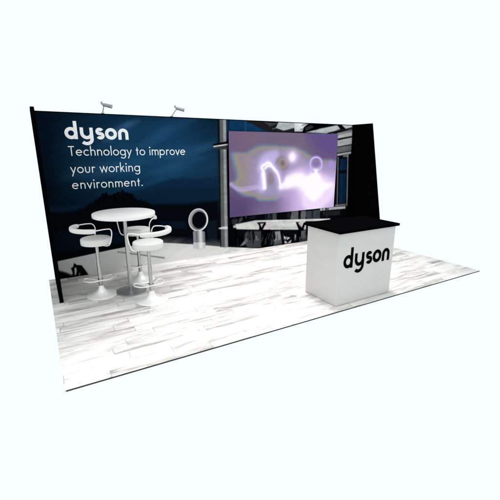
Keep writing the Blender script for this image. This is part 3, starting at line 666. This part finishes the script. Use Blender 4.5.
XH = 0.60
def G():
    c = lambda a0=0, a1=360: arc(.32, .32, .27, .27, a0, a1)
    g = {}
    g['T'] = (.60, [[(.0, .94), (.58, .94)], [(.29, 0), (.29, .89)]])
    g['e'] = (.66, [[(.08, .34), (.56, .34)], arc(.32, .32, .27, .27, 0, 318)])
    g['c'] = (.57, [arc(.32, .32, .27, .27, 48, 312)])
    g['h'] = (.58, [[(.08, 0), (.08, 1.04)], arc(.28, .38, .20, .21, 180, 0) + [(.48, 0)]])
    g['n'] = (.58, [[(.08, 0), (.08, .63)], arc(.28, .38, .20, .21, 180, 0) + [(.48, 0)]])
    g['o'] = (.64, [c()])
    g['l'] = (.18, [[(.09, 0), (.09, 1.04)]])
    g['g'] = (.68, [c(), [(.59, .63), (.59, -.04)] + arc(.33, -.05, .26, .24, 0, -150)[1:]])
    g['y'] = (.52, [[(.02, .63), (.26, .04)], [(.50, .63), (.11, -.32)]])
    g['t'] = (.33, [[(.16, 0), (.16, .86)], [(.01, .57), (.31, .57)]])
    g['i'] = (.18, [[(.09, 0), (.09, .63)], [(.09, .80), (.09, .93)]])
    g['m'] = (.86, [[(.08, 0), (.08, .63)], arc(.255, .40, .175, .19, 180, 0) + [(.43, 0)], arc(.605, .40, .175, .19, 180, 0) + [(.78, 0)]])
    g['p'] = (.68, [c(), [(.06, -.32), (.06, .63)]])
    g['r'] = (.36, [[(.08, 0), (.08, .63)], arc(.25, .38, .17, .20, 180, 50)])
    g['v'] = (.50, [[(.02, .63), (.25, .05), (.48, .63)]])
    g['w'] = (.80, [[(.02, .63), (.20, .05), (.40, .60), (.60, .05), (.78, .63)]])
    g['u'] = (.58, [[(.08, .63), (.08, .24)] + arc(.28, .25, .20, .21, 180, 360)[1:] + [(.48, .63)]])
    g['k'] = (.50, [[(.08, 0), (.08, 1.04)], [(.42, .63), (.09, .28)], [(.20, .37), (.46, 0)]])
    g['.'] = (.2, [[(.09, 0), (.09, .12)]])
    g[' '] = (.28, [])
    return g
GL = G()
def slogan(lines, parent, y):
    bm = bmesh.new(); q = 0
    for text, x0, x1, z0, size in lines:
        adv = sum(GL[c][0] for c in text); track = ((x1 - x0) / size - adv) / (len(text) - 1); x = 0.0
        for ch in text:
            a, st = GL[ch]
            for s in st:
                closed = len(s) > 8 and math.hypot(s[0][0] - s[-1][0], s[0][1] - s[-1][1]) < 1e-6
                ribbon(bm, [(x0 + (x + px) * size, z0 + pz * size) for px, pz in s], (0.046 if ch != '.' and not (ch == 'i' and s[0][1] > .7) else 0.07) * size, y - 0.0002 * (q % 4), 0.001 + 0.0002 * (q % 4), closed)
                q += 1
            x += a + track
    return link("slogan_lettering", bm, M_WLET, parent)

# ------------------------------------------------------------------ the display wall and its fins
wall = thing("display_wall", "wide printed display wall showing a dusk terrace, with black side fins and white lettering", "display wall", (0, 0, 0))
link("wall_panel", box(0.0, WALL_W, 0.0, WALL_T, 0.0, WALL_H), M_BLACK, wall)
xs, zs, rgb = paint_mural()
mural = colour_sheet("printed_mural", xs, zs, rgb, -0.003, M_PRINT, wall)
def fin(x0):
    bm = bmesh.new()
    pr = [(WALL_T, 0.0), (-FIN_FOOT, 0.0), (-FIN_TOP, WALL_H + 0.004), (WALL_T, WALL_H + 0.004)]
    v = [[bm.verts.new((x, y, z)) for y, z in pr] for x in (x0, x0 + FIN_T)]
    bm.faces.new(v[0]); bm.faces.new(v[1][::-1])
    for i in range(4): bm.faces.new((v[0][i], v[1][i], v[1][(i + 1) % 4], v[0][(i + 1) % 4]))
    bmesh.ops.bevel(bm, geom=list(bm.edges), offset=0.003, segments=2, affect='EDGES')
    return link("side_fin", bm, M_BLACK, wall)
fin(-FIN_T - 0.0005); fin(WALL_W + 0.0005)
logo("logo_lettering", 0.337, 2.073, 0.894, 1.0, -0.0055, M_WLET, wall)
slogan([("Technology to improve", 0.362, 2.145, 1.839, 0.138), ("your working", 0.360, 1.372, 1.590, 0.140), ("environment.", 0.352, 1.395, 1.358, 0.140)], wall, -0.0052)

def printed_fan():
    """the bladeless fan is part of the print: a flat picture lying on the graphic"""
    bm = bmesh.new(); lay = bm.verts.layers.float_color.new("print")
    def V(x, z, y, g, tint=(1, 1, 1.02)):
        v = bm.verts.new((x, y, z)); c = lin(np.array([g * t for t in tint])); v[lay] = (*c, 1); return v
    cx, cz, n = 2.333, 0.705, 72
    def band(r0x, r0z, r1x, r1z, y, fn, ox=0.0):
        prev = None; first = None
        for i in range(n + 1):
            a = 2 * PI * i / n; ca, sa = math.cos(a), math.sin(a)
            p = [V(cx + ox * (1 - t) + (r0x + (r1x - r0x) * t) * ca, cz + (r0z + (r1z - r0z) * t) * sa, y, fn(a, t)) for t in (0, .25, .5, .75, 1)]
            if prev:
                for k in range(4): bm.faces.new((prev[k], prev[k + 1], p[k + 1], p[k]))
            prev = p
    band(0.132, 0.150, 0.166, 0.186, -0.0040, lambda a, t: 70 + 70 * t + 40 * math.cos(a - 2.6), 0.012)      # inside of the hoop
    band(0.160, 0.180, 0.192, 0.212, -0.0046, lambda a, t: 128 + 84 * math.sin(PI * t) + 40 * math.cos(a + 0.4) * (1 - t))
    rows = []
    for j, z in enumerate((0.205, 0.24, 0.30, 0.305, 0.40, 0.46, 0.505)):
        row = []
        for i in range(13):
            u = i / 12; x = 2.218 + 0.234 * u
            g = 96 + 110 * math.exp(-((u - .62) / .20) ** 2) + 46 * math.exp(-((u - .12) / .10) ** 2)
            if j < 3: g = 140 + 0.4 * g
            dz = -0.024 * math.sin(PI * u) if j == 0 else (0.02 * math.sin(PI * u) if j == 6 else 0)
            row.append(V(x, z + dz - 0.03 * u, -0.0052, min(g, 235), (.97, 1.0, 1.06) if u < .2 else (1, 1, 1.01)))
        rows.append(row)
    for a, b in zip(rows, rows[1:]):
        for i in range(12): bm.faces.new((a[i], a[i + 1], b[i + 1], b[i]))
    o = link("printed_fan", bm, M_PRINT, wall); o["label"] = "printed picture of a silver bladeless fan with round hoop"
printed_fan()

# ------------------------------------------------------------------ screen on the wall
SX0, SX1, SZ0, SZ1 = 2.945, 5.5235, 0.701, 2.2405
scr = thing("wall_screen", "large frameless screen glowing with a purple and white light swirl, mounted on the wall", "screen", (0, 0, 0))
link("screen_housing", box(SX0 + 0.006, SX1 - 0.006, -0.0475, -0.004, SZ0 + 0.006, SZ1 - 0.006), M_BLACK, scr)
xs, zs, rgb = paint_screen(SX0, SX1, SZ0, SZ1)
colour_sheet("display_panel", xs, zs, rgb, -0.05, M_SCREEN, scr)

# ------------------------------------------------------------------ arm lamps on the top edge of the wall
def arm_lamp(x, lean, head_dir, label):
    t = thing("arm_lamp", label, "spotlight", (x, -0.004, WALL_H), 0, "arm lamps on the top edge of the wall")
    bm = bmesh.new(); add_box(bm, -0.022, 0.022, -0.006, 0.044, 0.001, 0.012, 0.003); link("clamp", bm, M_LAMP, t)
    tip = Vector(lean)
    p = smooth_path([(0, 0.012, 0.008), tip * 0.5 + Vector((0, 0.0, 0.012)), tip], 6)
    link("arm", sweep(p, circ(0.0075, 8)), M_LAMP, t, True)
    d = Vector(head_dir).normalized()
    prof = [(0, -.045), (.016, -.045), (.022, -.036), (.024, .0), (.026, .085), (.028, .092), (.025, .092), (.0225, .084)]
    bm = lathe(prof, 24)
    R = d.to_track_quat('Z', 'Y').to_matrix().to_4x4(); bmesh.ops.transform(bm, matrix=Matrix.Translation(tip + d * 0.02) @ R, verts=bm.verts)
    h = link("lamp_head", bm, M_LAMP, t, True)
    bm = lathe([(0, .086), (.022, .085), (.0225, .080)], 24); bmesh.ops.transform(bm, matrix=Matrix.Translation(tip + d * 0.02) @ R, verts=bm.verts)
    link("lens", bm, M_LENS, h, True)
    bm = lathe([(0, -.024), (.011, -.024), (.013, 0), (.011, .016), (0, .016)], 14)
    bmesh.ops.transform(bm, matrix=Matrix.Translation(tip - d * 0.035 + Vector((0, 0, .022))), verts=bm.verts)
    link("knuckle", bm, M_LAMP, t, True)
    return t
arm_lamp(0.888, (0.022, -0.045, 0.118), (0.88, -0.42, -0.22), "silver arm lamp on a nearly upright stem, above the large white lettering")
arm_lamp(1.945, (0.075, -0.060, 0.124), (0.92, -0.36, -0.22), "silver arm lamp on a slanting stem, nearer the purple screen")

# ------------------------------------------------------------------ counter
CX0, CX1, CY0, CY1, CH = 2.9712, 3.9719, -2.907, -2.299, 0.950
ct = thing("reception_counter", "white box counter with a black top and black lettering on its front", "counter", ((CX0 + CX1) / 2, (CY0 + CY1) / 2, 0))
hx, hy = (CX1 - CX0) / 2, (CY1 - CY0) / 2
bm = bmesh.new(); add_box(bm, -hx, hx, -hy, hy, 0.003, CH, 0.004, 2)
link("cabinet", bm, M_CAB, ct)
bm = bmesh.new(); add_box(bm, -hx - 0.035, hx + 0.035, -hy - 0.035, hy + 0.035, CH + 0.001, CH + 0.034, 0.003, 2)
link("countertop", bm, M_TOP, ct)
logo("logo_lettering", 3.055 - (CX0 + CX1) / 2, 0.486, 0.846, 1.14, -hy - 0.0025, M_INK, ct)

# ------------------------------------------------------------------ bar table
def bar_table(loc):
    t = thing("bar_table", "round white bar table on a chrome post with dark disc foot", "table", loc)
    r = 0.402
    top = [(0, 1.070), (r - .012, 1.070), (r - .003, 1.074), (r, 1.081), (r, 1.112), (r - .003, 1.119), (r - .010, 1.122), (0, 1.122)]
    link("tabletop", lathe(top, 96), M_PLASTIC, t, True)
    link("mounting_plate", lathe([(0, 1.058), (.10, 1.058), (.11, 1.063), (.11, 1.0695), (0, 1.0695)], 40), M_CHROME, t, True)
    link("post", lathe([(0, .016), (.027, .016), (.027, 1.057), (0, 1.057)], 32), M_CHROME, t, True)
    link("base_disc", lathe([(0, .001), (.205, .001), (.210, .005), (.208, .009), (.19, .013), (.05, .015), (0, .015)], 72), M_BASE, t, True)
    return t
bar_table((0.856, -1.044, 0))

# ------------------------------------------------------------------ bar stools
SEAT_Z, BACK_Z = 0.805, 0.985
def bar_stool(label):
    t = thing("bar_stool", label, "bar stool", (0, 0, 0), 0, "white bar stools round the bar table")
    r = 0.190
    prof = [(0, .722), (r - .014, .722), (r - .004, .726), (r, .735), (r, .790), (r - .003, .799), (r - .011, .805), (r - .03, .808), (.08, .811), (0, .812)]
    link("seat", lathe(prof, 64), M_VINYL, t, True)
    # backrest: a padded arc behind the seat (local -y), thick and rounded
    R = 0.275; c = [(R * math.sin(math.radians(a)), -0.02 - R * math.cos(math.radians(a)) * 0.92, 0.945) for a in range(-70, 71, 4)]
    sec = [(x * 0.027, z * 0.029) for x, z in [(math.copysign(abs(math.cos(q)) ** .6, math.cos(q)), math.copysign(abs(math.sin(q)) ** .6, math.sin(q))) for q in [2 * PI * i / 16 for i in range(16)]]]
    bk = sweep([Vector(p) for p in c], sec, scale=lambda u: 0.80 + 0.20 * min(1, min(u, 1 - u) * 9) ** .5)
    link("backrest", bk, M_VINYL, t, True)
    # a tube leaves each end of the backrest, runs forward and drops to the seat
    for s in (-1, 1):
        pts = [(s * .246, -.125, .948), (s * .262, -.07, .953), (s * .260, .02, .953), (s * .250, .088, .940), (s * .232, .112, .885), (s * .224, .100, .80), (s * .210, .080, .735), (s * .17, .060, .712), (s * .10, .035, .711)]
        link("arm_tube", sweep(smooth_path(pts, 6), circ(.0072, 8), up=None), M_PLASTIC, t, True)
    pb = bmesh.new()
    lathe([(0, .12), (.024, .12), (.024, .46), (.0215, .465), (.0215, .70), (.06, .706), (.085, .712), (.085, .7215), (0, .7215)], 32, pb)
    link("pole", pb, M_CHROME, t, True)
    prof = [(0, .001), (.205, .001), (.208, .004), (.205, .008), (.175, .014), (.135, .024), (.098, .040), (.068, .062), (.047, .088), (.036, .112), (.031, .135), (.0245, .138), (0, .138)]
    link("trumpet_base", lathe(prof, 72), M_PALE, t, True)
    return t

def foot_ring(parent, rz):
    """a bow of two loops that crosses in front of the pole"""
    z = 0.215
    bm = bmesh.new()
    for s in (1, -1):
        lobe = [(s * .004, -.031), (s * .07, -.044), (s * .145, -.022), (s * .196, .055), (s * .190, .135), (s * .145, .145), (s * .075, .060), (s * .022, -.012)]
        sweep(smooth_path([(x, y, z) for x, y in lobe], 7, closed=True), circ(.0085, 8), bm, closed=True)
    o = link("foot_ring", bm, M_PALE, parent, True)
    lathe_bm = lathe([(.0255, z - .016), (.033, z - .016), (.033, z + .016), (.0255, z + .016), (.0255, z - .016)], 28)
    link("ring_collar", lathe_bm, M_CHROME, parent, True)
    o.rotation_euler = (0, 0, rz)
    return o

def copy_thing(src, label):
    c = src.copy(); COL.objects.link(c); c["label"] = label
    for ch in src.children:
        k = ch.copy(); COL.objects.link(k); k.parent = c
    return c

stool = bar_stool("white bar stool standing left of the bar table, beside the black fin")
foot_ring(stool, 0)
spots = [
    ((0.478, -0.985), (0.95, 0.30), None),
    ((1.024, -1.518), (-0.60, 0.80), "white bar stool in front of the bar table, its curved back towards the counter"),
    ((1.092, -0.648), (-0.54, -0.84), "white bar stool behind the bar table, half hidden by its top and post"),
]
for i, ((x, y), f, lab) in enumerate(spots):
    o = stool if lab is None else copy_thing(stool, lab)
    rz = math.atan2(f[1], f[0]) - PI / 2
    o.location = (x, y, 0); o.rotation_euler = (0, 0, rz)
    for ch in o.children:
        if ch.name.startswith("foot_ring"): ch.rotation_euler = (0, 0, -rz + 0.05)
